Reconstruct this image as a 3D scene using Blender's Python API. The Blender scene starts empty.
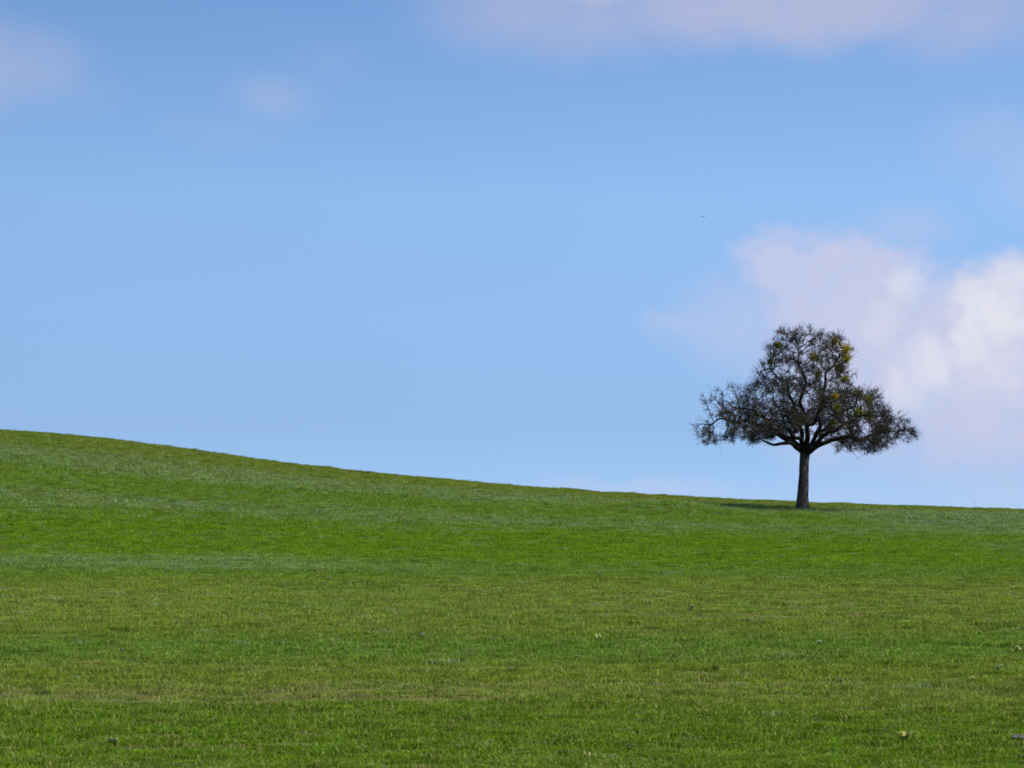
import bpy, math, random
import numpy as np
from mathutils import Vector, noise as mn

random.seed(7); rng = np.random.default_rng(7)
S = bpy.context.scene
COL = S.collection
F = 2844.444          # 100 mm lens on a 36 mm sensor, in pixels of a 1024 wide frame
HZ = 620.0            # row of the eye level
CAMZ = 1.6
YC, YB, YT = 140.0, 70.0, 123.0   # crest, field boundary, tree

# ------------------------------------------------------------------ terrain
_u = np.array([-2600,-1400,-700,-300,0,100,150,200,300,400,500,600,700,800,900,1024,1300,1800,2600.])
_s = np.array([ 390, 396, 406, 418,429.5,437.5,444.5,451.5,465,475.5,484.5,491.5,497.5,502,505.8,510,517,523,527.]) + 0.5
_ug = np.linspace(-2600, 2600, 1301)
_sg = np.interp(_ug, _u, _s)
_k = np.exp(-0.5*(np.arange(-15,16)*4/24.0)**2); _k /= _k.sum()
_sg = np.convolve(np.pad(_sg, 15, mode='edge'), _k, mode='valid')
def skyrow(x): return np.interp(np.asarray(x, float)*F/YC + 512, _ug, _sg)

def grow(Y):
    t = (np.asarray(Y, float)-YB)/(YC-YB)
    return np.where(t < 1, 1-np.abs(1-np.clip(t,0,1))**1.426, 1-1.5*np.abs(np.clip(t,1,9)-1)**1.426)
def rownear(Y):
    t = np.clip((np.asarray(Y, float)-31)/39, 0, 1)
    h00 = 2*t**3-3*t**2+1; h10 = t**3-2*t**2+t; h01 = -2*t**3+3*t**2; h11 = t**3-t**2
    return 768*h00 + 39*-9*h10 + 575*h01 + 39*-2*h11
def height0(x, Y):
    x = np.asarray(x, float); Y = np.asarray(Y, float)
    row = np.where(Y < YB, rownear(Y), 575-(575-skyrow(x))*grow(Y))
    z = CAMZ + Y*(HZ-row)/F
    z31 = CAMZ + 31*(HZ-768)/F
    d = np.clip(31-Y, 0, 8)
    z = np.where(Y < 31, z31 - 0.046*(d-d*d/16), z)
    zf = np.maximum(z, -6 - 0*Y)
    b = np.clip((Y-170)/160, 0, 1); b = b*b*(3-2*b)
    zc = CAMZ + 170*(HZ-(575-(575-skyrow(x))*grow(170)))/F
    return np.where(Y > 170, np.maximum(zf, -6)*(1-b)*(Y<170) + (zc - (Y-170)*0.06)*(1-b)*(Y>=170) - 6*b, z)
def bump(x, Y):
    x, Y = np.broadcast_arrays(np.asarray(x, float), np.asarray(Y, float)); out = np.zeros(x.shape); of = out.ravel(); xf = x.ravel(); yf = Y.ravel()
    for i in np.nonzero((yf > 20) & (yf < 400) & (np.abs(xf) < 60))[0]:
        a, b = xf[i], yf[i]
        of[i] = .06*mn.noise((a*.45, b*.45, 1.7)) + .045*mn.noise((a*1.25, b*1.25, 5.1)) + .02*mn.noise((a*3.1, b*3.1, 9.4))
    return of.reshape(x.shape)
def height(x, Y):
    Y = np.asarray(Y, float)
    return height0(x, Y) + .36*np.exp(-((np.asarray(x, float)-6.3)/2.5)**2-((Y-117.0)/2.2)**2) + bump(np.asarray(x, float), Y)*np.clip((Y-20)/20, 0, 1)*np.clip((400-Y)/100, 0, 1)  # low mound added left of the tree, hiding the far end of its shadow

def yat(row, u):                      # distance of the ground seen at a row of the picture, for laying out the field
    Y = np.linspace(27, YC-0.5, 4000); x = (u-512)/F*Y
    r = HZ-(height(x, Y)-CAMZ)*F/Y
    i = np.argmax(r <= row)
    if r.min() > row: i = len(Y)-1
    return float(Y[i])
def rowY(row):
    Y = np.linspace(31, 70, 2000); return float(np.interp(-row, -rownear(Y), Y))
def gY(g): return YB + (YC-YB)*(1-(1-g)**(1/1.426))

# ------------------------------------------------------------------ node helpers
def mat(name):
    m = bpy.data.materials.new(name); m.use_nodes = True; nt = m.node_tree; nt.nodes.clear()
    return m, NT(nt)
class NT:
    def __init__(s, nt): s.nt = nt
    def n(s, typ, ins=None, **kw):
        nd = s.nt.nodes.new(typ)
        for k, v in kw.items(): setattr(nd, k, v)
        for k, v in (ins or {}).items(): s.set(nd.inputs[k], v)
        return nd
    def set(s, sock, v):
        if isinstance(v, bpy.types.NodeSocket): s.nt.links.new(v, sock)
        elif isinstance(v, bpy.types.Node): s.nt.links.new(v.outputs[0], sock)
        else: sock.default_value = v
    def m(s, op, a, b=0.0, c=0.0, clamp=False):
        return s.n('ShaderNodeMath', {0: a, 1: b, 2: c}, operation=op, use_clamp=clamp).outputs[0]
    def v(s, op, a, b=(0,0,0), c=(0,0,0)):
        nd = s.n('ShaderNodeVectorMath', {0: a, 1: b, 2: c}, operation=op)
        return nd.outputs[1] if op in ('LENGTH','DOT_PRODUCT','DISTANCE') else nd.outputs[0]
    def sm(s, x, a, b, lo=0.0, hi=1.0):
        return s.n('ShaderNodeMapRange', {0: x, 1: a, 2: b, 3: lo, 4: hi}, interpolation_type='SMOOTHSTEP', clamp=True).outputs[0]
    def noise(s, vec, scale, detail=3.0, rough=0.55, dist=0.0):
        return s.n('ShaderNodeTexNoise', {'Vector': vec, 'Scale': scale, 'Detail': detail, 'Roughness': rough, 'Distortion': dist}).outputs[0]
    def mix(s, f, a, b, mode='MIX'):
        nd = s.n('ShaderNodeMix', data_type='RGBA', blend_type=mode)
        s.set(nd.inputs[0], f); s.set(nd.inputs[6], a); s.set(nd.inputs[7], b)
        return nd.outputs[2]
    def ramp(s, f, stops, interp='LINEAR'):
        nd = s.n('ShaderNodeValToRGB'); cr = nd.color_ramp; cr.interpolation = interp
        while len(cr.elements) > 1: cr.elements.remove(cr.elements[-1])
        for i, (p, c) in enumerate(stops):
            e = cr.elements[0] if i == 0 else cr.elements.new(p)
            e.position = p; e.color = (*c, 1) if len(c) == 3 else c
        s.set(nd.inputs[0], f); return nd.outputs[0]
def C(*c): return (*c, 1.0)

# ------------------------------------------------------------------ the field's own colours (kinds of grass sown in strips)
NEAR=(.073,.124,.003); STRAW=(.120,.145,.022); BLUE=(.084,.144,.012); OLIV=(.107,.148,.011); PALE=(.125,.166,.018)
VIV=(.088,.155,.003); GREY=(.112,.158,.038); GRN=(.092,.150,.010); TOP=(.110,.140,.015); GRYB=(.116,.165,.034)
bands = [(24,NEAR),(rowY(720),NEAR),(rowY(703),OLIV),(rowY(692),STRAW),(rowY(680),OLIV),(rowY(668),OLIV),(rowY(657),BLUE),(rowY(642),BLUE),
         (rowY(632),OLIV),(rowY(612),PALE),(rowY(595),PALE),(rowY(579),OLIV),(rowY(573.5)+.2,BLUE),(gY(.06),BLUE),(gY(.17),VIV),(gY(.45),VIV),
         (gY(.55),GRN),(gY(.60),GREY),(gY(.66),GRN),(gY(.78),GRN),(gY(.83),GRYB),(gY(.89),GREY),(gY(.94),TOP),(gY(1.0),TOP),(149,GRN)]
Y0, Y1 = 20.0, 150.0
def field_colour(t):
    """colour and 'dryness' of the field at a place of the ground"""
    P = t.n('ShaderNodeNewGeometry').outputs['Position']
    sp = t.n('ShaderNodeSeparateXYZ', {0: P}); x, y = sp.outputs[0], sp.outputs[1]
    Pf = t.v('MULTIPLY', P, (1,1,0))
    wob = t.m('SUBTRACT', t.noise(t.v('MULTIPLY', P, (.10,.22,0)), 1.0, 3), .5)
    wob2 = t.m('SUBTRACT', t.noise(Pf, 1.6, 3), .5)
    far = t.sm(y, 40, 110)
    yy = t.m('ADD', y, t.m('MULTIPLY', wob, t.m('MULTIPLY_ADD', far, 8.5, 2.6)))
    yy = t.m('ADD', yy, t.m('MULTIPLY', wob2, t.m('MULTIPLY_ADD', far, 4.2, 2.0)))
    f = t.m('DIVIDE', t.m('SUBTRACT', yy, Y0), Y1-Y0)
    col = t.ramp(f, [((b-Y0)/(Y1-Y0), c) for b, c in bands])
    # broad patches, clumps
    big = t.noise(t.v('MULTIPLY', P, (.16,.30,0)), 1.0, 4, .6)
    col = t.mix(t.sm(big, .50, .72, 0, .40), col, C(.112,.142,.030))
    col = t.mix(t.sm(big, .50, .28, 0, .45), col, C(.062,.130,.012))
    # a strip of paler, greyish grass at the left foot of the slope
    st = t.m('MULTIPLY', t.m('MULTIPLY', t.sm(yy, gY(.02), gY(.07)), t.sm(yy, gY(.19), gY(.12))), t.sm(x, 2, -9))
    col = t.mix(t.m('MULTIPLY', st, .35), col, C(.150,.185,.085))
    # the same grey tufts on the right slope
    st2 = t.m('MULTIPLY', t.m('MULTIPLY', t.sm(yy, gY(.18), gY(.30)), t.sm(yy, gY(.50), gY(.40))), t.sm(x, 13, 18))
    col = t.mix(t.m('MULTIPLY', st2, .55), col, C(.115,.160,.055))
    # worn wheel lines where the soil shows
    dry = None
    for row, a, b, w, slope in ((700,-8,.2,.34,-.03),(693,-7.5,-1,.28,-.04),(745,-8,-3,.14,-.05),(616,2.5,9,.28,.0),(606,1,9,.2,.01),(685,-1,5,.14,.02),(672,-4,1,.2,0)):
        Yl = rowY(row)
        d = t.m('ABSOLUTE', t.m('ADD', t.m('ADD', t.m('SUBTRACT', y, Yl), t.m('MULTIPLY', x, slope)), t.m('MULTIPLY', wob2, .5)))
        l = t.m('MULTIPLY', t.sm(d, w*1.6, w*.3), t.m('MULTIPLY', t.sm(x, a-1.2, a+.8), t.sm(x, b+1, b-1)))
        dry = l if dry is None else t.m('MAXIMUM', dry, l)
    pn = t.noise(t.v('MULTIPLY', P, (1.1,1.6,0)), 1.0, 4, .65)
    dry = t.m('MULTIPLY', dry, t.sm(pn, .36, .56))
    near = t.sm(y, 75, 60)
    spot = t.m('MULTIPLY', t.m('MULTIPLY', t.sm(t.noise(t.v('MULTIPLY', P, (.55,1.5,0)), 1.0, 5, .7), .58, .70), near), .85)
    dry = t.m('MAXIMUM', dry, spot)
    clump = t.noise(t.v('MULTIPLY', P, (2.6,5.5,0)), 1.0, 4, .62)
    gry = t.ramp(f, [((b-Y0)/(Y1-Y0), (c,c,c)) for b, c in ((24,.0),(rowY(660),.03),(rowY(630),.05),(rowY(580),.12),(gY(.03),.10),(gY(.20),.04),(gY(.45),.08),(gY(.57),.7),(gY(.62),.6),(gY(.67),.2),(gY(.76),.25),(gY(.83),.8),(gY(.90),.6),(gY(.95),.15))])
    gry = t.m('MAXIMUM', gry, t.m('MULTIPLY', st, .5)); gry = t.m('MAXIMUM', gry, t.m('MULTIPLY', st2, .7))
    st3 = t.m('MULTIPLY', t.m('MULTIPLY', t.sm(yy, gY(.58), gY(.68)), t.sm(yy, gY(.96), gY(.90))), t.sm(x, 12.5, 16))
    gry = t.m('MAXIMUM', gry, t.m('MULTIPLY', st3, .95)); col = t.mix(t.m('MULTIPLY', st3, .5), col, C(.112,.158,.060))
    # rough pale grass left standing round the tree
    tp_ = t.v('LENGTH', t.v('MULTIPLY', t.v('SUBTRACT', P, (16.8, 117.5, 0)), (.16, .16, 0)))
    gry = t.m('MAXIMUM', gry, t.m('MULTIPLY', t.sm(t.m('ADD', tp_, wob2), 1.1, .5), .7))
    return col, dry, clump, near, gry

# ground sheet
def mesh_obj(name, verts, faces, material=None, parent=None, smooth=False):
    me = bpy.data.meshes.new(name)
    me.from_pydata([tuple(v) for v in verts] if not isinstance(verts, np.ndarray) else verts.tolist(), [], faces if not isinstance(faces, np.ndarray) else faces.tolist())
    if material: me.materials.append(material)
    if smooth: me.shade_smooth()
    me.update()
    o = bpy.data.objects.new(name, me); COL.objects.link(o)
    if parent: o.parent = parent
    return o

gm, t = mat('meadow_ground')
col, dry, clump, near, gry = field_colour(t)
gc = t.mix(t.m('MULTIPLY_ADD', dry, .9, .08, clamp=True), col, C(.21,.165,.105))
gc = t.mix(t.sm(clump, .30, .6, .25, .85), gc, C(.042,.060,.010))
gc = t.mix(1.0, gc, C(.80,.80,.62), 'MULTIPLY')
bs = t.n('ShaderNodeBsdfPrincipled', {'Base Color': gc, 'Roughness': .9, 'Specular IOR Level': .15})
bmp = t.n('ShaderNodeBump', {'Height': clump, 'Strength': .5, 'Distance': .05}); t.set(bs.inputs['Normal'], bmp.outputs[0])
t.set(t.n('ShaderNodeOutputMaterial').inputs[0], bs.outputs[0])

def axis(segs):
    a = []
    for lo, hi, st in segs: a += list(np.arange(lo, hi, st))
    return np.array(a + [segs[-1][1]])
gx = axis([(-3000,-600,300),(-600,-120,40),(-120,-40,5),(-40,40,.35),(40,120,5),(120,600,40),(600,3000,300)])
gy = axis([(-1500,-200,130),(-200,10,15),(10,24,2),(24,160,.35),(160,240,4),(240,600,30),(600,4000,340)])
XX, YY = np.meshgrid(gx, gy); ZZ = height(XX, YY)-.025
nx = len(gx); ny = len(gy)
idx = np.arange(nx*ny).reshape(ny, nx)
fc = np.stack([idx[:-1,:-1], idx[:-1,1:], idx[1:,1:], idx[1:,:-1]], -1).reshape(-1, 4)
ground = mesh_obj('meadow', np.stack([XX, YY, ZZ], -1).reshape(-1, 3), fc, gm, smooth=True)
ground['kind'] = 'structure'

# ------------------------------------------------------------------ grass (one object, its own blades set out by geometry nodes)
gmat, t = mat('grass_blade')
col, dry, clump, near, gry = field_colour(t)
tint = t.n('ShaderNodeAttribute', attribute_name='tint', attribute_type='GEOMETRY').outputs['Fac']
prnd = t.n('ShaderNodeAttribute', attribute_name='prnd', attribute_type='INSTANCER').outputs['Fac']
v = t.m('MULTIPLY_ADD', t.m('SUBTRACT', tint, .5), .95, 1.48)
v = t.m('MULTIPLY', v, t.m('MULTIPLY_ADD', t.m('SUBTRACT', prnd, .5), .55, 1.0))
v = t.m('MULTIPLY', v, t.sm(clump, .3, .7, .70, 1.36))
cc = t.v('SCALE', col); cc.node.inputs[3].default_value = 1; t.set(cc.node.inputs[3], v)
thr = t.m('SUBTRACT', t.m('SUBTRACT', .955, t.m('MULTIPLY', dry, .80)), t.m('MULTIPLY', near, .075))
isdry = t.m('GREATER_THAN', tint, thr)
cc = t.mix(t.m('MULTIPLY', isdry, .8), cc, C(.36,.30,.12))
wht = t.m('MULTIPLY', t.m('GREATER_THAN', prnd, t.m('MULTIPLY_ADD', gry, -.36, 1.0)), t.m('GREATER_THAN', tint, .35))
cc = t.mix(t.m('MULTIPLY', wht, .55), cc, C(.33,.36,.26))
d = t.n('ShaderNodeBsdfPrincipled', {'Base Color': cc, 'Roughness': .6, 'Specular IOR Level': .07})
tr = t.n('ShaderNodeBsdfTranslucent', {'Color': t.mix(1.0, cc, C(1.0,1.1,.6), 'MULTIPLY')})
mx = t.n('ShaderNodeMixShader', {0: .30, 1: d.outputs[0], 2: tr.outputs[0]})
t.set(t.n('ShaderNodeOutputMaterial').inputs[0], mx.outputs[0])

verts, faces, tints, var = [], [], [], []
NVAR, NB, TS = 6, 95, .34
for k in range(NVAR):
    for b in range(NB):
        a = random.random()*6.283; r = TS*.62*math.sqrt(random.random())
        cx, cy = r*math.cos(a), r*math.sin(a)
        h = random.uniform(.020,.050)*(1.35 if random.random() < .12 else 1)
        w = random.uniform(.0026,.0052); ori = random.random()*6.283; lean = random.uniform(.5,2.3)*h; la = random.random()*6.283
        dx, dy = math.cos(ori)*w, math.sin(ori)*w; lx, ly = math.cos(la)*lean, math.sin(la)*lean
        i = len(verts)
        verts += [(cx-dx,cy-dy,-.05),(cx+dx,cy+dy,-.05),(cx+lx*.35-dx*.85,cy+ly*.35-dy*.85,h*.6),(cx+lx*.35+dx*.85,cy+ly*.35+dy*.85,h*.6),(cx+lx,cy+ly,h)]
        faces += [(i,i+1,i+3,i+2),(i+2,i+3,i+4)]
        tints += [random.random()]*5; var += [k+1]*5
# places of the tufts
pts = []
for ya, yb, den in ((24,50,30),(50,80,22),(80,152,15)):
    hw = lambda y: y*.18*1.6+5
    A = (yb-ya)*2*hw(yb); n = int(A*den)
    py = rng.uniform(ya, yb, n); px = rng.uniform(-hw(yb), hw(yb), n)
    ok = np.abs(px) < hw(py); pts.append(np.stack([px[ok], py[ok]], 1))
P2 = np.concatenate(pts); px, py = P2[:,0], P2[:,1]
def fbm2(x, y, s):
    return np.array([mn.noise(Vector((a*s, b*s, 3.3))) + .5*mn.noise(Vector((a*s*2.3, b*s*2.3, 8.1))) for a, b in zip(x, y)])
cl = fbm2(px, py, 1.1)
scl = rng.uniform(.75, 1.25, len(px))*(1+.38*cl)
# longer, rougher grass on the strips up the slope
def within(y, a, b, s=2.0): return 1/(1+np.exp(-(y-a)/s))*1/(1+np.exp((y-b)/s))
scl *= 1+.45*within(py, gY(.55), gY(.66)) + .5*within(py, gY(.80), gY(.92)) + .35*within(py, gY(.04), gY(.15))*(px < -4)
for row, a, b, slope in ((700,-8,.2,-.03),(693,-7.5,-1,-.04),(745,-8,-3,-.05),(616,2.5,9,0),(606,1,9,.01)):
    dd = np.abs(py-rowY(row)+px*slope)
    scl *= 1-.6*np.exp(-(dd/.26)**2)*((px > a) & (px < b))
scl *= 1+.8*np.exp(-(((px-16.5)/3.5)**2+((py-119.5)/3.2)**2)) + 1.5*np.exp(-(((px-7.0)/1.8)**4+((py-120.5)/1.6)**2)) + 1.2*np.exp(-(((px-12.5)/.8)**2+((py-122.6)/.7)**2))  # taller grass by the tree; left clump added to hide its shadow's end
tall = rng.random(len(px)) < np.where((py > 128) & (py < 143), .05, .012)
scl = np.where(tall, scl*1.5, scl)
pz = height(px, py)
e = .3
nxv = -(height0(px+e, py)-height0(px-e, py))/(2*e); nyv = -(height0(px, py+e)-height0(px, py-e))/(2*e)
rot = np.stack([-np.arctan(nyv), np.arctan(nxv), rng.uniform(0, 6.283, len(px))], 1)
nt0 = len(verts); N = len(px)
allv = np.concatenate([np.array(verts), np.stack([px, py, pz], 1)])
gme = bpy.data.meshes.new('grass'); gme.from_pydata(allv.tolist(), [], faces); gme.materials.append(gmat)
def attr(me, name, typ, data):
    a = me.attributes.new(name, typ, 'POINT'); a.data.foreach_set('vector' if typ == 'FLOAT_VECTOR' else 'value', np.ascontiguousarray(data).ravel())
attr(gme, 'tint', 'FLOAT', np.array(tints+[0]*N, np.float32))
attr(gme, 'var', 'INT', np.array(var+[0]*N, np.int32))
attr(gme, 'prnd', 'FLOAT', np.concatenate([np.zeros(nt0), rng.random(N)]).astype(np.float32))
attr(gme, 'scl', 'FLOAT', np.concatenate([np.zeros(nt0), scl]).astype(np.float32))
attr(gme, 'pick', 'INT', np.concatenate([np.zeros(nt0), rng.integers(0, NVAR, N)]).astype(np.int32))
attr(gme, 'rot', 'FLOAT_VECTOR', np.concatenate([np.zeros((nt0,3)), rot]).astype(np.float32))
grass = bpy.data.objects.new('grass', gme); COL.objects.link(grass)
grass['kind'] = 'stuff'; grass['label'] = 'short green meadow grass growing in strips over the slope'; grass['category'] = 'grass'
ng = bpy.data.node_groups.new('grass_setting', 'GeometryNodeTree')
ng.interface.new_socket('Geometry', in_out='INPUT', socket_type='NodeSocketGeometry')
ng.interface.new_socket('Geometry', in_out='OUTPUT', socket_type='NodeSocketGeometry')
L = ng.links.new; N_ = ng.nodes.new
gi, go = N_('NodeGroupInput'), N_('NodeGroupOutput')
def nattr(name, dt):
    a = N_('GeometryNodeInputNamedAttribute'); a.data_type = dt; a.inputs[0].default_value = name; return a.outputs[0]
va = nattr('var', 'INT')
def sep(k):
    c = N_('FunctionNodeCompare'); c.data_type = 'INT'; c.operation = 'EQUAL'
    ia = [s for s in c.inputs if s.type == 'INT' and s.enabled] or [c.inputs[2], c.inputs[3]]
    L(va, ia[0]); ia[1].default_value = k
    s = N_('GeometryNodeSeparateGeometry'); s.domain = 'POINT'; L(gi.outputs[0], s.inputs[0]); L(c.outputs[0], s.inputs[1]); return s.outputs[0]
join = N_('GeometryNodeJoinGeometry')
for k in range(NVAR):
    g2 = N_('GeometryNodeGeometryToInstance'); L(sep(k+1), g2.inputs[0]); L(g2.outputs[0], join.inputs[0])
iop = N_('GeometryNodeInstanceOnPoints')
L(sep(0), iop.inputs['Points']); L(join.outputs[0], iop.inputs['Instance']); iop.inputs['Pick Instance'].default_value = True
L(nattr('pick', 'INT'), iop.inputs['Instance Index'])
e2r = N_('FunctionNodeEulerToRotation'); L(nattr('rot', 'FLOAT_VECTOR'), e2r.inputs[0]); L(e2r.outputs[0], iop.inputs['Rotation'])
L(nattr('scl', 'FLOAT'), iop.inputs['Scale']); L(iop.outputs[0], go.inputs[0])
md = grass.modifiers.new('setting', 'NODES'); md.node_group = ng

# ------------------------------------------------------------------ the old fruit tree
TX = (802.3-512)/F*YT
TZ = float(height(TX, YT))
def zp(zx, zy, d=0.0):               # tracing of the tree's outline: tree metres from the foot
    X = (zx/3.492+680-512)/F*YT - TX
    Z = CAMZ + YT*(HZ-(zy/3.492+310))/F - TZ
    return np.array([X, d, Z])
tree = bpy.data.objects.new('fruit_tree', None); COL.objects.link(tree); tree.location = (TX, YT, TZ)
tree['label'] = 'lone bare old fruit tree with broad dark crown and yellow mistletoe near the hilltop'; tree['category'] = 'tree'

def barkmat(name, base, dark, lich, amt):
    m, t = mat(name)
    P = t.n('ShaderNodeTexCoord').outputs['Object']
    a = t.noise(t.v('MULTIPLY', P, (9,9,3)), 1.0, 5, .65); b = t.noise(P, 2.6, 4, .6); c = t.noise(t.v('MULTIPLY', P, (30,30,9)), 1.0, 3, .6)
    col = t.mix(t.sm(a, .35, .65), C(*dark), C(*base))
    col = t.mix(t.sm(b, .56, .68, 0, amt), col, C(*lich))
    bs = t.n('ShaderNodeBsdfPrincipled', {'Base Color': col, 'Roughness': .95, 'Specular IOR Level': .05})
    bp = t.n('ShaderNodeBump', {'Height': t.m('ADD', a, c), 'Strength': .9, 'Distance': .06}); t.set(bs.inputs['Normal'], bp.outputs[0])
    t.set(t.n('ShaderNodeOutputMaterial').inputs[0], bs.outputs[0]); return m
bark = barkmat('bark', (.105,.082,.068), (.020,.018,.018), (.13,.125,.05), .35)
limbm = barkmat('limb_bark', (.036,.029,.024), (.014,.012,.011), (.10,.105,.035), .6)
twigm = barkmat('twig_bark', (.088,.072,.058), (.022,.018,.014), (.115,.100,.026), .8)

def tube(paths, sides_of=None):
    """paths: list of (points, radii); returns verts, faces of tapered tubes with gnarled section"""
    V, Fc = [], []
    for pts, rad in paths:
        pts = np.asarray(pts, float); n = len(pts)
        if n < 2: continue
        sd = 10 if max(rad) > .07 else 7 if max(rad) > .025 else 4 if max(rad) > .010 else 3
        tg = np.gradient(pts, axis=0); tg /= np.linalg.norm(tg, axis=1)[:,None]+1e-9
        up = np.array([.31,.87,.12]); base = len(V)
        ph = random.random()*6.28
        for i in range(n):
            s1 = np.cross(tg[i], up); s1 /= np.linalg.norm(s1)+1e-9; s2 = np.cross(tg[i], s1)
            for j in range(sd):
                a = 6.28318*j/sd
                rr = rad[i]*(1+.12*math.sin(3*a+ph+i*.7)+.06*math.sin(5*a+i*1.9)) if sd >= 7 else rad[i]
                V.append(pts[i]+rr*(math.cos(a)*s1+math.sin(a)*s2))
        for i in range(n-1):
            for j in range(sd):
                k = (j+1) % sd
                Fc.append((base+i*sd+j, base+i*sd+k, base+(i+1)*sd+k, base+(i+1)*sd+j))
        tip = len(V); V.append(pts[-1]+tg[-1]*rad[-1]*.5)
        for j in range(sd): Fc.append((base+(n-1)*sd+j, base+(n-1)*sd+(j+1) % sd, tip))
    return V, Fc

# trunk: flared foot, slight lean, knuckle under the fork
tp = [zp(426,705),zp(427,692),zp(427.5,675),zp(428.5,650),zp(430,620),zp(431,590),zp(432.5,560),zp(433.5,530),zp(435,510),zp(437,495),zp(439,478)]
tp[0][2] = -.25; tp[1][2] = 0.0
tr_ = [.42,.325,.268,.245,.23,.218,.208,.205,.215,.22,.13]
def refine(pts, rad, m):
    pts = np.array(pts); s = np.arange(len(pts)); q = np.linspace(0, len(pts)-1, (len(pts)-1)*m+1)
    return np.stack([np.interp(q, s, pts[:,k]) for k in range(3)], 1), np.interp(q, s, rad)
tpr, trr = refine(tp, tr_, 4)
V, Fc = [], []; sd = 26
for i, (p, r) in enumerate(zip(tpr, trr)):
    for j in range(sd):
        a = 6.28318*j/sd
        flare = max(0, .35-p[2])/.35
        rr = r*(1+.05*math.sin(3*a+.8)+flare*.26*math.sin(5*a+1.1)+.07*mn.noise(Vector((math.cos(a)*2.2, math.sin(a)*2.2, p[2]*2.2))))
        V.append((p[0]+rr*math.cos(a), p[1]+rr*math.sin(a), p[2]))
for i in range(len(tpr)-1):
    for j in range(sd):
        k = (j+1) % sd; Fc.append((i*sd+j, i*sd+k, (i+1)*sd+k, (i+1)*sd+j))
V.append(tuple(tpr[-1]+np.array([0,0,.05]))); 
for j in range(sd): Fc.append(((len(tpr)-1)*sd+j, (len(tpr)-1)*sd+(j+1) % sd, len(V)-1))
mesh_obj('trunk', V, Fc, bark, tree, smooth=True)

# main limbs traced from the photograph, in depth by judgement
limbs = [
 [(433,503,0),(418,486,-.1),(400,474,-.2),(375,463,-.3),(345,470,-.4),(322,473,-.5),(305,466,-.5),(287,466,-.55)],
 [(400,474,-.2),(375,455,-.2),(345,436,-.1),(300,415,0),(250,395,.1),(190,388,0),(130,385,-.1),(85,400,-.1)],
 [(434,498,.05),(412,470,.3),(385,440,.6),(350,415,1.0),(310,385,1.4),(260,350,1.6),(200,320,1.6),(150,300,1.5)],
 [(434,500,0),(425,455,-.1),(420,410,-.2),(408,360,-.1),(392,310,.1),(370,255,.2),(335,215,.1),(285,205,0)],
 [(438,498,0),(445,450,.1),(440,395,.2),(433,335,.1),(430,265,0),(428,205,0),(412,150,0),(380,105,0)],
 [(440,498,0),(462,460,-.2),(480,415,-.3),(492,350,-.2),(500,285,0),(520,215,.1),(545,160,.1),(570,135,.1)],
 [(440,505,0),(465,488,0),(490,470,-.1),(515,453,-.2),(545,446,-.3),(590,445,-.4),(645,440,-.4),(700,428,-.3),(760,415,-.2)],
 [(440,500,0),(470,470,.4),(505,430,.8),(540,390,1.2),(585,350,1.4),(635,310,1.4),(680,285,1.3)],
 [(436,498,-.1),(430,465,-.7),(440,425,-1.4),(455,385,-2.1),(470,350,-2.8),(480,325,-3.4)],
 [(438,498,.1),(428,460,.8),(415,420,1.6),(405,380,2.4),(395,345,3.1),(390,320,3.6)],
 [(436,500,-.1),(410,462,-.9),(370,430,-1.6),(330,405,-2.2),(280,385,-2.7),(240,370,-2.9)],
 [(440,500,-.1),(475,462,-.8),(520,425,-1.5),(570,400,-2.0),(630,385,-2.4),(680,375,-2.6)],
]
STEP = .13
nodes, parent, limb_of, fixedr = [], [], [], []
R0 = [.12,.10,.10,.095,.105,.095,.125,.10,.085,.085,.085,.09]
for li, l in enumerate(limbs):
    pts = np.array([zp(*p) for p in l])
    # smooth then step along, with some gnarl
    seg = np.linalg.norm(np.diff(pts, axis=0), axis=1); s = np.concatenate([[0], np.cumsum(seg)]); q = np.arange(0, s[-1], STEP)
    pp = np.stack([np.interp(q, s, pts[:,k]) for k in range(3)], 1)
    for _ in range(2): pp[1:-1] = .25*pp[:-2]+.5*pp[1:-1]+.25*pp[2:]
    for i in range(3, len(pp)): pp[i] += np.array([mn.noise(Vector((li*9.1, i*.21, k*5.))) for k in range(3)])*.26*min(1,i/12)
    prev = -1
    if li == 1: prev = min((k for k in range(len(nodes)) if limb_of[k] == 0), key=lambda k: np.linalg.norm(nodes[k]-pp[0]))
    for i, p in enumerate(pp):
        nodes.append(p); parent.append(prev); limb_of.append(li); fixedr.append(R0[li]*.85*(1-i/len(pp))**.8+.012 if li else R0[0]*(1-.72*(i/len(pp)))); prev = len(nodes)-1
nseed = len(nodes)

outline = [(300,100),(340,72),(400,66),(450,70),(500,86),(550,98),(590,125),(597,165),(585,212),(604,240),(652,248),(695,268),(706,292),(688,325),(722,355),(772,374),(812,402),(828,430),(815,462),(785,440),(755,452),(732,482),(695,490),(660,505),(640,484),(600,482),(560,462),(525,440),(490,400),(455,392),(420,420),(385,425),(345,440),(300,452),(270,457),(240,465),(210,450),(170,445),(125,470),(90,448),(48,445),(38,400),(85,370),(72,320),(80,265),(130,262),(160,290),(178,258),(212,262),(255,270),(272,228),(258,203),(298,188),(306,155),(294,132)]
poly = np.array([zp(a, b)[[0,2]] for a, b in outline])
def inside(P):
    x, y = P[:,0], P[:,1]; r = np.zeros(len(P), bool); j = len(poly)-1
    for i in range(len(poly)):
        xi, yi = poly[i]; xj, yj = poly[j]
        c = ((yi > y) != (yj > y)) & (x < (xj-xi)*(y-yi)/(yj-yi+1e-12)+xi); r ^= c; j = i
    return r
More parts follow.
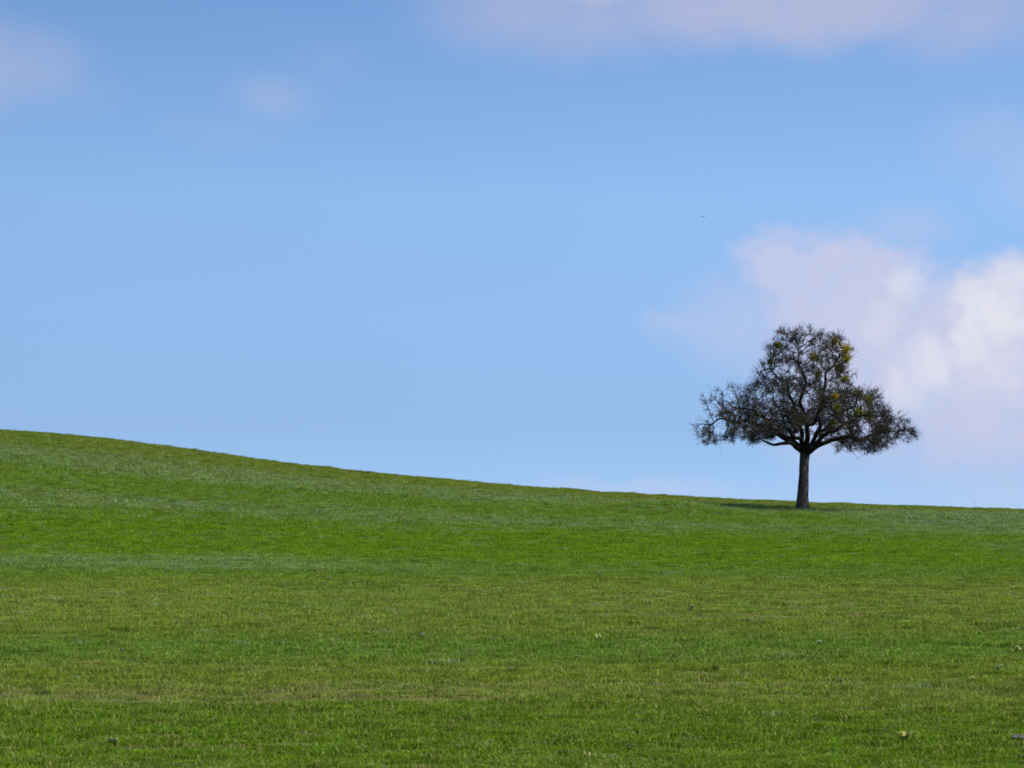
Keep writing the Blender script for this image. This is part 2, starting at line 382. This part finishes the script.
# half width of the crown at each height gives its depth
zs = np.linspace(poly[:,1].min(), poly[:,1].max(), 60)
cand = rng.uniform([poly[:,0].min(), -5, poly[:,1].min()], [poly[:,0].max(), 5, poly[:,1].max()], (140000, 3))
cand = cand[inside(cand[:,[0,2]])]
def halfw(z):
    s = zp(0, 0)[2]
    return np.interp(z, [1.6,2.0,2.6,3.4,4.3,5.2,6.2,7.2,7.9], [3.2,4.5,5.1,4.8,4.1,3.0,2.5,2.2,1.6])
cx0 = .25
R = halfw(cand[:,2]); dmax = np.sqrt(np.clip(R**2-(cand[:,0]-cx0)**2, .35**2, None))*.92
ins = np.abs(cand[:,1]) < dmax; frac = np.abs(cand[:,1])/dmax
ins &= rng.random(len(cand)) < .42+.58*frac**1.5
cand = cand[ins]
hole = np.array([mn.noise(Vector((p[0]*1.55, p[1]*.28, p[2]*1.55+4)))+.5*mn.noise(Vector((p[0]*3.3, p[1]*.6, p[2]*3.3))) for p in cand])
cand = cand[hole > -.09]
att = cand[:14000]
nodes_np = np.zeros((40000, 3)); nodes_np[:nseed] = np.array(nodes)
cnt = nseed
seedlock = np.array([n[2] < zp(0, 455)[2] for n in nodes])    # the bare lower limbs do not sprout
def nearest(A, B0, B1):
    bd = np.full(len(A), 1e9); bi = np.zeros(len(A), int)
    for s in range(B0, B1, 500):
        D = ((A[:,None,:]-nodes_np[None,s:min(s+500,B1)])**2).sum(-1)
        if s < nseed:
            lk = seedlock[s:min(s+500, B1, nseed)]; D[:, :len(lk)][:, lk] += 50
        k = D.argmin(1); dv = D[np.arange(len(A)), k]; m = dv < bd; bd[m] = dv[m]; bi[m] = k[m]+s
    return bd, bi
bd, bi = nearest(att, 0, cnt)
KILL, INF = .17, 2.2
for it in range(140):
    keep = bd > KILL**2
    att, bd, bi = att[keep], bd[keep], bi[keep]
    if len(att) == 0 or cnt > 30000: break
    act = bd < INF**2
    if not act.any(): break
    dirs = att[act]-nodes_np[bi[act]]; dirs /= np.linalg.norm(dirs, axis=1)[:,None]
    acc = np.zeros((cnt, 3)); np.add.at(acc, bi[act], dirs)
    par = np.unique(bi[act]); d = acc[par]
    d /= np.linalg.norm(d, axis=1)[:,None]+1e-9
    d += rng.normal(0, .30, d.shape)+np.array([0,0,.06]); d /= np.linalg.norm(d, axis=1)[:,None]
    new = nodes_np[par]+d*STEP
    n2 = len(new); nodes_np[cnt:cnt+n2] = new
    for p in par: parent.append(int(p)); limb_of.append(limb_of[p]); fixedr.append(0)
    b2, i2 = nearest(att, cnt, cnt+n2)
    m = b2 < bd; bd[m] = b2[m]; bi[m] = i2[m]; cnt += n2
nd = nodes_np[:cnt]; parent = np.array(parent); limb_of = np.array(limb_of)
# radii by pipe model
EXP = 2.12; rp = np.zeros(cnt); kids = [[] for _ in range(cnt)]
for i in range(cnt):
    if parent[i] >= 0: kids[parent[i]].append(i)
order = sorted(range(cnt), key=lambda i: -i)
rad = np.zeros(cnt)
for i in order:
    rad[i] = .0062 if not kids[i] else (sum(rad[k]**EXP for k in kids[i])+.0026**EXP)**(1/EXP)
for i in range(nseed): rad[i] = max(min(rad[i], fixedr[i]*1.15), fixedr[i])
for i in range(nseed, cnt): rad[i] = min(rad[i], rad[parent[i]]*.85 if rad[parent[i]] > .02 else rad[parent[i]])
# chains per limb
def chains_for(li):
    out = []
    starts = [i for i in range(cnt) if limb_of[i] == li and (parent[i] < 0 or limb_of[parent[i]] != li)]
    stack = list(starts)
    while stack:
        i = stack.pop(); ch = [i] if parent[i] < 0 else [parent[i], i]
        while True:
            ks = [k for k in kids[ch[-1]] if limb_of[k] == li]
            if not ks: break
            ks.sort(key=lambda k: (-(k < nseed), -rad[k]))
            stack += ks[1:]; ch.append(ks[0])
        p = nd[ch].copy(); r = rad[ch].copy()
        if parent[ch[0]] >= 0 or len(ch) > 1 and ch[0] >= 0:
            if len(r) > 1: r[0] = min(r[0], r[1]*1.25)
        if len(p) > 3: p[1:-1] = .2*p[:-2]+.6*p[1:-1]+.2*p[2:]
        out.append((p, r))
    return out
for li in range(len(limbs)):
    V, Fc = tube(chains_for(li))
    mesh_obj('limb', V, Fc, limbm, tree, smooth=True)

# crown: the mass of fine spurs and twigs
def rnd_dir(n):
    v = rng.normal(0, 1, (n, 3)); return v/np.linalg.norm(v, axis=1)[:,None]
host = np.array([i for i in range(cnt) if rad[i] < .020 and (i >= nseed)])
tdir = nd[host]-nd[parent[host]]; tdir /= np.linalg.norm(tdir, axis=1)[:,None]+1e-9
segs = []                                     # (points n x m x 3, radii m)
def sprout(base, direc, length, r0, m=4, wig=.20, up=.08):
    n = len(base); P = np.zeros((n, m, 3)); P[:,0] = base; d = direc.copy()
    for k in range(1, m):
        d = d+rng.normal(0, wig, d.shape)+np.array([0,0,up]); d /= np.linalg.norm(d, axis=1)[:,None]
        P[:,k] = P[:,k-1]+d*(length/(m-1))[:,None]
    segs.append((P, np.linspace(r0, r0*.5, m))); return P, d
out_c = np.array([.25, 0, 3.6])
TW = 2.7
spur = rng.random(len(host))
cnts = np.where(spur < .29, rng.poisson(7.2, len(host)), rng.poisson(.6, len(host)))
h2 = np.repeat(host, cnts); sp2 = np.repeat(spur < .29, cnts)
tmap = {h: k for k, h in enumerate(host)}; td2 = tdir[[tmap[h] for h in h2]]
o = nd[h2]-out_c; o /= np.linalg.norm(o, axis=1)[:,None]+1e-9
dr = td2*.45+o*.35+rnd_dir(len(h2))*.75; dr /= np.linalg.norm(dr, axis=1)[:,None]
ln = np.where(sp2, rng.uniform(.07, .26, len(h2)), rng.uniform(.14, .42, len(h2))); ln = np.where(rng.random(len(h2)) < .07, ln*1.7, ln)
Pm, de = sprout(nd[h2], dr, ln, .0053)
for kk in (1, 2, 2):
    sel = rng.random(len(Pm)) < .75
    b = Pm[sel, kk]; dd = (Pm[sel, kk]-Pm[sel, kk-1]); dd /= np.linalg.norm(dd, axis=1)[:,None]+1e-9
    dd = dd*.5+rnd_dir(len(b))*.8; dd /= np.linalg.norm(dd, axis=1)[:,None]
    sprout(b, dd, rng.uniform(.04, .15, len(b)), .0050, m=3, wig=.25)
# straight young shoots at the branch ends, standing out of the outline
tips = np.array([i for i in range(nseed, cnt) if not kids[i]]); tt = np.repeat(tips, rng.poisson(1.6, len(tips)))
td = nd[tt]-nd[parent[tt]]; td /= np.linalg.norm(td, axis=1)[:,None]+1e-9
oo = nd[tt]-np.array([.25,0,3.0]); oo /= np.linalg.norm(oo, axis=1)[:,None]
dd = td*.5+oo*.8+rnd_dir(len(tt))*.42+np.array([0,0,.12]); dd /= np.linalg.norm(dd, axis=1)[:,None]
sprout(nd[tt], dd, rng.uniform(.12, .46, len(tt)), .0055, m=3, wig=.07, up=.04)
VV, FF, off = [], [], 0
for P, rr in segs:
    n, m = P.shape[:2]
    tg = P[:,-1]-P[:,0]; tg /= np.linalg.norm(tg, axis=1)[:,None]+1e-9
    s1 = np.cross(tg, np.array([.3,.5,.81])); s1 /= np.linalg.norm(s1, axis=1)[:,None]+1e-9; s2 = np.cross(tg, s1)
    ring = []
    for j in range(3):
        a = 2.0944*j; ring.append(P+(s1*math.cos(a)+s2*math.sin(a))[:,None,:]*rr[None,:,None])
    Vt = np.stack(ring, 2).reshape(n*m*3, 3); VV.append(Vt)
    I = off+np.arange(n*m*3).reshape(n, m, 3)
    for j in range(3):
        k = (j+1) % 3
        FF.append(np.stack([I[:,:-1,j], I[:,:-1,k], I[:,1:,k], I[:,1:,j]], -1).reshape(-1, 4))
    off += n*m*3
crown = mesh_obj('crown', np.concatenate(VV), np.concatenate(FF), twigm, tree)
print('TREE nodes', cnt, 'twigs', len(h2), 'attr left', len(att))

# mistletoe and tufts of old yellow leaf
def leafmat(name, a, b):
    m, t = mat(name)
    rndn = t.n('ShaderNodeNewGeometry').outputs['Random Per Island']
    c = t.mix(rndn, C(*a), C(*b))
    d = t.n('ShaderNodeBsdfPrincipled', {'Base Color': c, 'Roughness': .5, 'Specular IOR Level': .3}); tr = t.n('ShaderNodeBsdfTranslucent', {'Color': c})
    t.set(t.n('ShaderNodeOutputMaterial').inputs[0], t.n('ShaderNodeMixShader', {0: .3, 1: d.outputs[0], 2: tr.outputs[0]}).outputs[0]); return m
mist = leafmat('mistletoe_leaf', (.26,.23,.012), (.50,.38,.015)); mist2 = leafmat('mistletoe_green', (.13,.135,.018), (.27,.24,.028))
def leaf_cloud(n, rad_, ll, lw, squash=.9):
    """pairs of narrow leaves all through a ball of forked stems"""
    V, Fc = [], []
    d = rnd_dir(n)*(np.minimum(np.abs(rng.normal(0,.55,n)),1.15))[:,None]*rad_; d[:,2] *= squash
    ax = d/ (np.linalg.norm(d, axis=1)[:,None]+1e-9)*.8+rnd_dir(n)*.6; ax /= np.linalg.norm(ax, axis=1)[:,None]
    sd_ = np.cross(ax, rnd_dir(n)); sd_ /= np.linalg.norm(sd_, axis=1)[:,None]
    l = rng.uniform(.6, 1.2, n)[:,None]*ll; w = rng.uniform(.7, 1.2, n)[:,None]*lw
    Q = np.stack([d, d+ax*l*.5+sd_*w, d+ax*l, d+ax*l*.5-sd_*w], 1).reshape(-1, 3)
    I = np.arange(n*4).reshape(n, 4); return Q, I
for zx, zy, dp, r, mt in ((530,117,-.8,.23,mist),(574,137,-.7,.29,mist),(571,174,-.8,.27,mist),(455,172,-1.2,.22,mist),(518,319,-2.4,.20,mist),(523,357,-2.7,.15,mist),
        (650,325,-1.0,.28,mist2),(640,381,-2.0,.27,mist2),(515,408,-2.6,.18,mist2),(335,132,-.6,.24,mist2),(310,187,-.7,.14,mist2),(555,205,-.8,.28,mist2),(470,235,-1.6,.18,mist2),(600,372,-2.2,.24,mist2),(560,255,-1.6,.22,mist2),(610,300,-1.6,.20,mist2)):
    Q, I = leaf_cloud(int(2300*r), r, .075, .014)
    sub = [(Q, I)]
    for q in range(3):
        Q2, I2 = leaf_cloud(int(900*r), r*random.uniform(.4,.7), .075, .015); Q2 = Q2+rnd_dir(1)*r*.5; sub.append((Q2, I2))
    o_ = 0; Qs, Is = [], []
    for q_, i_ in sub: Qs.append(q_); Is.append(i_+o_); o_ += len(q_)
    Q, I = np.concatenate(Qs), np.concatenate(Is)
    c = zp(zx, zy, dp); mo = mesh_obj('mistletoe', Q, I, mt, tree); mo.location = c

# ------------------------------------------------------------------ weeds, clods and stalks standing in the field
weedmats = {'yellow': leafmat('weed_yellow', (.24,.25,.04), (.44,.41,.09)), 'green': leafmat('weed_green', (.07,.12,.02), (.16,.22,.05)),
            'pale': leafmat('weed_pale', (.14,.20,.07), (.26,.30,.14)), 'dark': leafmat('weed_dark', (.05,.085,.018), (.10,.14,.035)), 'straw': leafmat('weed_straw', (.22,.20,.07), (.34,.30,.14))}
def weed(u, row, wpx, mk, label, tall=.35, n=26, group='weeds scattered over the near field', name='weed', cat='weed'):
    Y = yat(row, u); x = (u-512)/F*Y; size = wpx*1.08*Y/F
    V, Fc, mi = [], [], []
    for k in range(n):
        a = random.random()*6.283; r = size*.5*random.uniform(.5, 1.05); h = size*tall*(.5 if mk == 'dark' else .72)*random.uniform(.2, 1.15)+.02
        w = size*random.uniform(.035, .085)+.003; dx, dy = math.cos(a), math.sin(a); i = len(V)
        b0 = size*.06
        V += [(dx*b0-dy*w*.4, dy*b0+dx*w*.4, 0), (dx*b0+dy*w*.4, dy*b0-dx*w*.4, 0),
              (dx*r*.55-dy*w, dy*r*.55+dx*w, h), (dx*r*.55+dy*w, dy*r*.55-dx*w, h*.96),
              (dx*r, dy*r, h*random.uniform(.45, 1.0))]
        Fc += [(i, i+1, i+3, i+2), (i+2, i+3, i+4)]
        q = 1 if random.random() < .35 else 0; mi += [q, q]
    o = mesh_obj(name, V, Fc, weedmats[mk]); o.data.materials.append(weedmats['green' if mk != 'dark' else 'dark'])
    o.data.polygons.foreach_set('material_index', mi)
    o.location = (x, Y, float(height(x, Y))+.035); o['label'] = label; o['category'] = cat; o['group'] = group
    return o
def clod(u, row, wpx, c, label, name='clod', cat='clod'):
    Y = yat(row, u); x = (u-512)/F*Y; size = wpx*Y/F*.5
    m, t = mat(name+'_surface'); P = t.n('ShaderNodeTexCoord').outputs['Object']
    cc = t.mix(t.noise(P, 22, 4, .6), C(*[k*.5 for k in c]), C(*c))
    t.set(t.n('ShaderNodeOutputMaterial').inputs[0], t.n('ShaderNodeBsdfPrincipled', {'Base Color': cc, 'Roughness': .95}).outputs[0])
    V, Fc = [], []; nu, nv = 20, 10; s0 = random.random()*50
    for i in range(nv+1):
        for j in range(nu):
            th = math.pi*i/nv; ph = 6.28318*j/nu; d = Vector((math.sin(th)*math.cos(ph), math.sin(th)*math.sin(ph), math.cos(th)))
            r = size*(1+.35*mn.noise(d*1.7+Vector((s0,0,0)))+.15*mn.noise(d*4.5+Vector((s0,0,0)))); V.append((d.x*r, d.y*r*.7, d.z*r*.38))
    for i in range(nv):
        for j in range(nu):
            k = (j+1) % nu; Fc.append((i*nu+j, (i+1)*nu+j, (i+1)*nu+k, i*nu+k))
    o = mesh_obj(name, V, Fc, m, smooth=False); o.location = (x, Y, float(height(x, Y))+size*.18+.02); o['label'] = label; o['category'] = cat; return o

W = [
 (905,742,24,'yellow','large yellow-green weed with a dark foot, lying nearest the lower right corner of the field',.30,34),
 (973,683,9,'yellow','small bright yellow curled weed some way above the grey clod at the right edge',.4,16),
 (841,685,11,'straw','low straw-yellow weed up-left of the large yellow-green weed at lower right',.3,14),
 (998,673,9,'pale','upright pale weed just up-right of the bright yellow curled weed near the right edge',.7,14),
 (784,660,6,'yellow','left one of a pair of tiny upright yellow sprigs below the tree',.8,9),
 (802,659,6,'yellow','right one of a pair of tiny upright yellow sprigs below the tree',.8,9),
 (820,647,14,'pale','loose pale-leaved weed just above the pair of tiny yellow sprigs below the tree',.35,18),
 (1016,654,15,'yellow','spreading yellow-green weed touching the right edge of the picture midway down the field',.4,22),
 (691,611,12,'straw','straw-coloured weed with a dark patch beside it, lower left of the tree',.4,20),
 (648,606,12,'yellow','flat yellow-green weed left of the straw-coloured weed below the tree',.35,18),
 (600,577,10,'straw','straw tuft on the edge between the bright green slope and the paler field',.5,16),
 (581,627,8,'yellow','small flat yellow weed near the centre of the field',.25,12),
 (598,641,12,'yellow','spotty yellow-green weed a little below the small flat yellow one at the field centre',.4,18),
 (577,660,7,'pale','little pale weed standing on a dry patch in mid-field',.5,12),
 (675,660,12,'dark','dark low weed to the right of the pale weed in mid-field',.3,18),
 (716,671,15,'dark','wide dark flat weed between the centre and the pair of tiny yellow sprigs',.25,20),
 (511,673,8,'pale','small pale weed exactly under the middle of the picture',.4,12),
 (594,690,8,'yellow','bright pale-yellow weed lower than the middle weed, on a short green strip',.6,12),
 (586,761,13,'yellow','yellow-leaved weed at the bottom edge near the middle of the picture',.5,18),
 (629,753,14,'green','fresh green weed right of the yellow-leaved one at the bottom edge',.45,20),
 (423,639,9,'pale','greyish pale weed on the blue-green strip left of the centre',.45,14),
 (329,581,8,'straw','straw tuft at the left end of the pale field edge',.5,12),
 (304,612,6,'yellow','tiny yellow weed left of centre below the field edge',.5,10),
 (112,746,19,'pale','broad greyish pale weed near the lower left corner',.22,24),
 (176,626,9,'pale','pale leaf rosette beside a dark weed in the left field',.3,14),
 (191,626,9,'dark','dark weed immediately right of the pale leaf rosette in the left field',.3,14),
 (261,618,9,'pale','whitish weed to the right of the dark weed in the left field',.35,14),
 (121,654,8,'straw','whitish straw weed alone in the blue-green strip at far left',.4,12),
 (165,680,7,'dark','small dark weed above the worn wheel line on the left',.35,12),
 (82,609,11,'dark','dark weed highest up in the pale field on the far left',.3,16),
]
for u, r, w, mk, lb, tl, n in W: weed(u, r, w, mk, lb, tl, n)
clod(1018,741,17,(.085,.08,.065),'rough grey clod of earth at the right edge near the lower right corner')
SK = [(368,8,'widest dark tuft on the skyline left of the picture middle'),(357,5,'small dark tuft just left of the widest dark tuft on the skyline'),
      (583,4,'tiny dark tuft on the skyline right of the picture middle'),(665,6,'dark tuft on the skyline between the picture middle and the tree'),
      (866,4,'little dark tuft on the skyline right of the tree trunk'),(982,5,'dark tuft on the skyline beside the thin dry stalk'),
      (1008,6,'dark tuft on the skyline nearest the right edge')]
for u, w, lb in SK:
    Y = 137.0; x = (u-512)/F*Y; row = HZ-(float(height(x, Y))-CAMZ)*F/Y
    weed(u, row, w, 'dark', lb, .20, 40, 'dark tufts along the skyline', 'grass_tuft', 'tuft')
# thin dry stalk
Yk = 137.0; xk = (975-512)/F*Yk
V, Fc = tube([([(0,0,-.03),(.01,0,.12),(.0,0,.26),(-.02,0,.40)], [.006,.005,.004,.003]),([(0,0,.26),(.03,.01,.31),(.05,.01,.36)],[.005,.004,.003])])
st = mesh_obj('dry_stalk', V, Fc, weedmats['dark']); st.location = (xk, Yk, float(height(xk, Yk))); st['label'] = 'thin upright dry stalk on the skyline right of the tree'; st['category'] = 'stalk'

# ------------------------------------------------------------------ far bird, gliding
YBd = 480.0
bm_, t = mat('bird_plumage'); P = t.n('ShaderNodeTexCoord').outputs['Object']
t.set(t.n('ShaderNodeOutputMaterial').inputs[0], t.n('ShaderNodeBsdfPrincipled', {'Base Color': t.mix(t.noise(P, 9), C(.05,.045,.05), C(.10,.085,.07)), 'Roughness': .8}).outputs[0])
# one continuous skin: stations from wing tip to wing tip, body bulging in the middle
st_ = [(-.50,.07,.006,.05,-.06),(-.44,.12,.010,.06,-.04),(-.32,.17,.014,.055,-.01),(-.18,.19,.020,.05,.01),(-.09,.20,.030,.03,.01),(-.055,.36,.055,0,0),(0,.46,.075,0,-.01),
       (.055,.36,.055,0,0),(.09,.20,.030,.03,.01),(.18,.19,.020,.05,.01),(.32,.17,.014,.055,-.01),(.44,.12,.010,.06,-.04),(.50,.07,.006,.05,-.06)]
V, Fc = [], []; sd = 10
for xx, chd, th, oy, oz in st_:
    for j in range(sd):
        a = 6.28318*j/sd; V.append((xx, oy*0+chd*.5*math.cos(a), oz+th*math.sin(a)))
for i in range(len(st_)-1):
    for j in range(sd): k = (j+1) % sd; Fc.append((i*sd+j, i*sd+k, (i+1)*sd+k, (i+1)*sd+j))
Fc += [tuple(range(sd-1, -1, -1)), tuple(range((len(st_)-1)*sd, len(st_)*sd))]
b = mesh_obj('bird', V, Fc, bm_, smooth=True)
b.location = ((703.3-512)/F*YBd, YBd, CAMZ+YBd*(HZ-216.5)/F); b.rotation_euler = (.1, .08, .15); b.scale = (1,1,1)
b['label'] = 'tiny dark bird gliding in the blue sky up left of the tree'; b['category'] = 'bird'

# ------------------------------------------------------------------ sky, sun
SUN_EL, SUN_AZ = math.radians(57), math.radians(116)
w = bpy.data.worlds.new('World'); S.world = w; w.use_nodes = True; w.node_tree.nodes.clear(); t = NT(w.node_tree)
D = t.v('NORMALIZE', t.n('ShaderNodeTexCoord').outputs['Generated'])
sp = t.n('ShaderNodeSeparateXYZ', {0: D})
dz = t.m('MAXIMUM', sp.outputs[2], 0.0)
D2 = t.v('NORMALIZE', t.n('ShaderNodeCombineXYZ', {0: sp.outputs[0], 1: sp.outputs[1], 2: t.m('MULTIPLY_ADD', dz, 2.2, .10)}).outputs[0])
sky = t.n('ShaderNodeTexSky', {'Vector': D2}, sky_type='NISHITA', sun_disc=False, sun_elevation=SUN_EL, sun_rotation=SUN_AZ, altitude=400, air_density=1.0, dust_density=.4, ozone_density=1.5)
tintr = t.ramp(t.m('MULTIPLY', dz, 3.0), [(.10,(.67,.67,.715)),(.205,(.71,.69,.725)),(.32,(.865,.855,.875)),(.44,(.98,.995,.995)),(.55,(.87,.925,.975)),(.64,(.745,.855,.955)),(1.0,(.68,.81,.94))])
skyc = t.v('SCALE', t.mix(1.0, sky.outputs[0], t.mix(1.0, tintr, C(.985,1.045,1.03), 'MULTIPLY'), 'MULTIPLY')); t.set(skyc.node.inputs[3], t.n('ShaderNodeMapRange', {0: t.m('ARCTAN2', sp.outputs[0], sp.outputs[1]), 1: -.20, 2: .06, 3: 1.18, 4: 1.26}, clamp=True).outputs[0])
BG = .13; EXPO = .5
# clouds: each one set by its bearing and height, with ragged noise edges
az = t.m('ARCTAN2', sp.outputs[0], sp.outputs[1]); el = t.m('ARCSINE', sp.outputs[2])
A = t.n('ShaderNodeCombineXYZ', {0: az, 1: el, 2: 0.0}).outputs[0]
def pa(u, r): 
    a = math.atan((u-512)/F); return (a, math.atan((HZ-r)/F*math.cos(a)), 0)
w1 = t.n('ShaderNodeTexNoise', {'Vector': A, 'Scale': 22.0, 'Detail': 5.0, 'Roughness': .6})
w2 = t.n('ShaderNodeTexNoise', {'Vector': A, 'Scale': 75.0, 'Detail': 5.0, 'Roughness': .6})
Aw = t.v('ADD', A, t.v('MULTIPLY_ADD', w1.outputs[1], (.030,.022,0), (-.015,-.011,0)))
Aw = t.v('ADD', Aw, t.v('MULTIPLY_ADD', w2.outputs[1], (.017,.014,0), (-.0085,-.007,0)))
def blob(u, r, ru, rr, amp=1.0, soft=.35, src=None):
    c = pa(u, r); iv = (F/ru, F/rr, 0)
    q = t.v('LENGTH', t.v('MULTIPLY_ADD', src or Aw, iv, (-c[0]*iv[0], -c[1]*iv[1], 0)))
    return t.sm(q, 1.0+soft, 1.0-soft, 0, amp)
def union(bl):
    x = bl[0]
    for y in bl[1:]: x = t.m('MAXIMUM', x, y)
    return x
thick = union([blob(900,350,118,75,.94,.45),blob(850,295,92,58,.90,.40),blob(800,270,55,30,.82,.45),blob(1008,332,72,72,1.0,.25),blob(980,400,90,70,.9,.55),blob(870,395,80,70,.7,.7),
               blob(775,250,34,18,.6,.6),blob(690,316,34,13,.35,.8),blob(745,320,60,40,.42,.8),
               blob(1120,340,110,90,1.0,.4),blob(985,450,120,40,.5,.8)])
A2 = t.v('MULTIPLY_ADD', t.v('SUBTRACT', Aw, A), (.45,.45,0), A)
_blob = blob
def blob(*a): return _blob(*a, src=A2)
thin = union([blob(790,4,190,38,.72,.6),blob(560,8,120,44,.50,.7),blob(960,5,90,45,.5,.7),blob(700,-44,330,50,.8,.4),
              blob(20,64,56,34,.30,.75),blob(-50,60,90,45,.36,.6),blob(70,86,40,20,.12,.9),blob(277,95,36,20,.24,.9),blob(225,130,50,14,.07,.9),blob(330,60,30,18,.08,.9),
              blob(1000,140,60,30,.2,.8),blob(905,225,45,18,.28,.8),blob(645,492,80,9,.34,.8),blob(575,487,32,8,.30,.8),blob(1000,490,60,40,.42,.9),blob(720,500,60,9,.2,.9),blob(900,500,120,25,.2,.9),
              blob(1060,160,60,50,.25,.6)])
n3 = t.noise(A, 60.0, 6, .62)
blob = _blob
alpha = t.m('MAXIMUM', thick, thin)
alpha = t.m('MULTIPLY', alpha, t.sm(n3, .22, .55, .72, 1.0), clamp=True)
# the sunward flanks of the billows are whiter, their depths lavender grey
br = union([blob(912,284,17,22,.55,.8),blob(973,338,17,38,.72,.75),blob(1004,300,52,40,.72,.55),blob(932,372,28,28,.75,.8),blob(905,392,28,18,.5,.8),blob(886,330,18,22,.40,.9),blob(990,375,40,30,.4,.9),blob(1100,300,100,60,.8,.6),blob(820,12,160,30,.25,.9)])
br = t.m('MULTIPLY', br, t.sm(t.noise(Aw, 55.0, 4, .5), .28, .62, .45, 1.0))
cl_col = t.mix(br, C(.585,.603,.805), C(.83,.83,.88))
cl_col = t.mix(t.sm(el, pa(512,150)[1], pa(512,20)[1], 0, .75), cl_col, C(.475,.485,.66))
cl_s = t.v('SCALE', cl_col); cl_s.node.inputs[3].default_value = 1/BG/2**EXPO
fin = t.mix(alpha, skyc, cl_s)
bg = t.n('ShaderNodeBackground', {0: fin, 1: BG})
t.set(t.n('ShaderNodeOutputWorld').inputs[0], bg.outputs[0])
try: w.cycles.sampling_method = 'MANUAL'; w.cycles.sample_map_resolution = 512
except Exception: pass

sl = bpy.data.lights.new('sun', 'SUN'); sl.energy = 4.5; sl.angle = math.radians(.53); sl.color = (1.0,.955,.88)
so = bpy.data.objects.new('sun', sl); COL.objects.link(so)
to = Vector((math.sin(SUN_AZ)*math.cos(SUN_EL), math.cos(SUN_AZ)*math.cos(SUN_EL), math.sin(SUN_EL)))
so.rotation_euler = to.to_track_quat('Z', 'Y').to_euler()

cam = bpy.data.cameras.new('camera'); cam.lens = 100; cam.sensor_width = 36; cam.sensor_fit = 'HORIZONTAL'
cam.shift_y = (HZ-384)/1024; cam.clip_start = .5; cam.clip_end = 8000
cam.dof.use_dof = True; cam.dof.focus_distance = YT; cam.dof.aperture_fstop = 8.0
co = bpy.data.objects.new('camera', cam); COL.objects.link(co); co.location = (0, 0, CAMZ); co.rotation_euler = (math.pi/2, 0, 0)
S.camera = co
S.view_settings.view_transform = 'Standard'; S.view_settings.look = 'None'; S.view_settings.exposure = EXPO; S.view_settings.gamma = 1; S.view_settings.use_curve_mapping = False
S.cycles.max_bounces = 5; S.cycles.diffuse_bounces = 2; S.cycles.transmission_bounces = 3; S.cycles.filter_width = 1.7
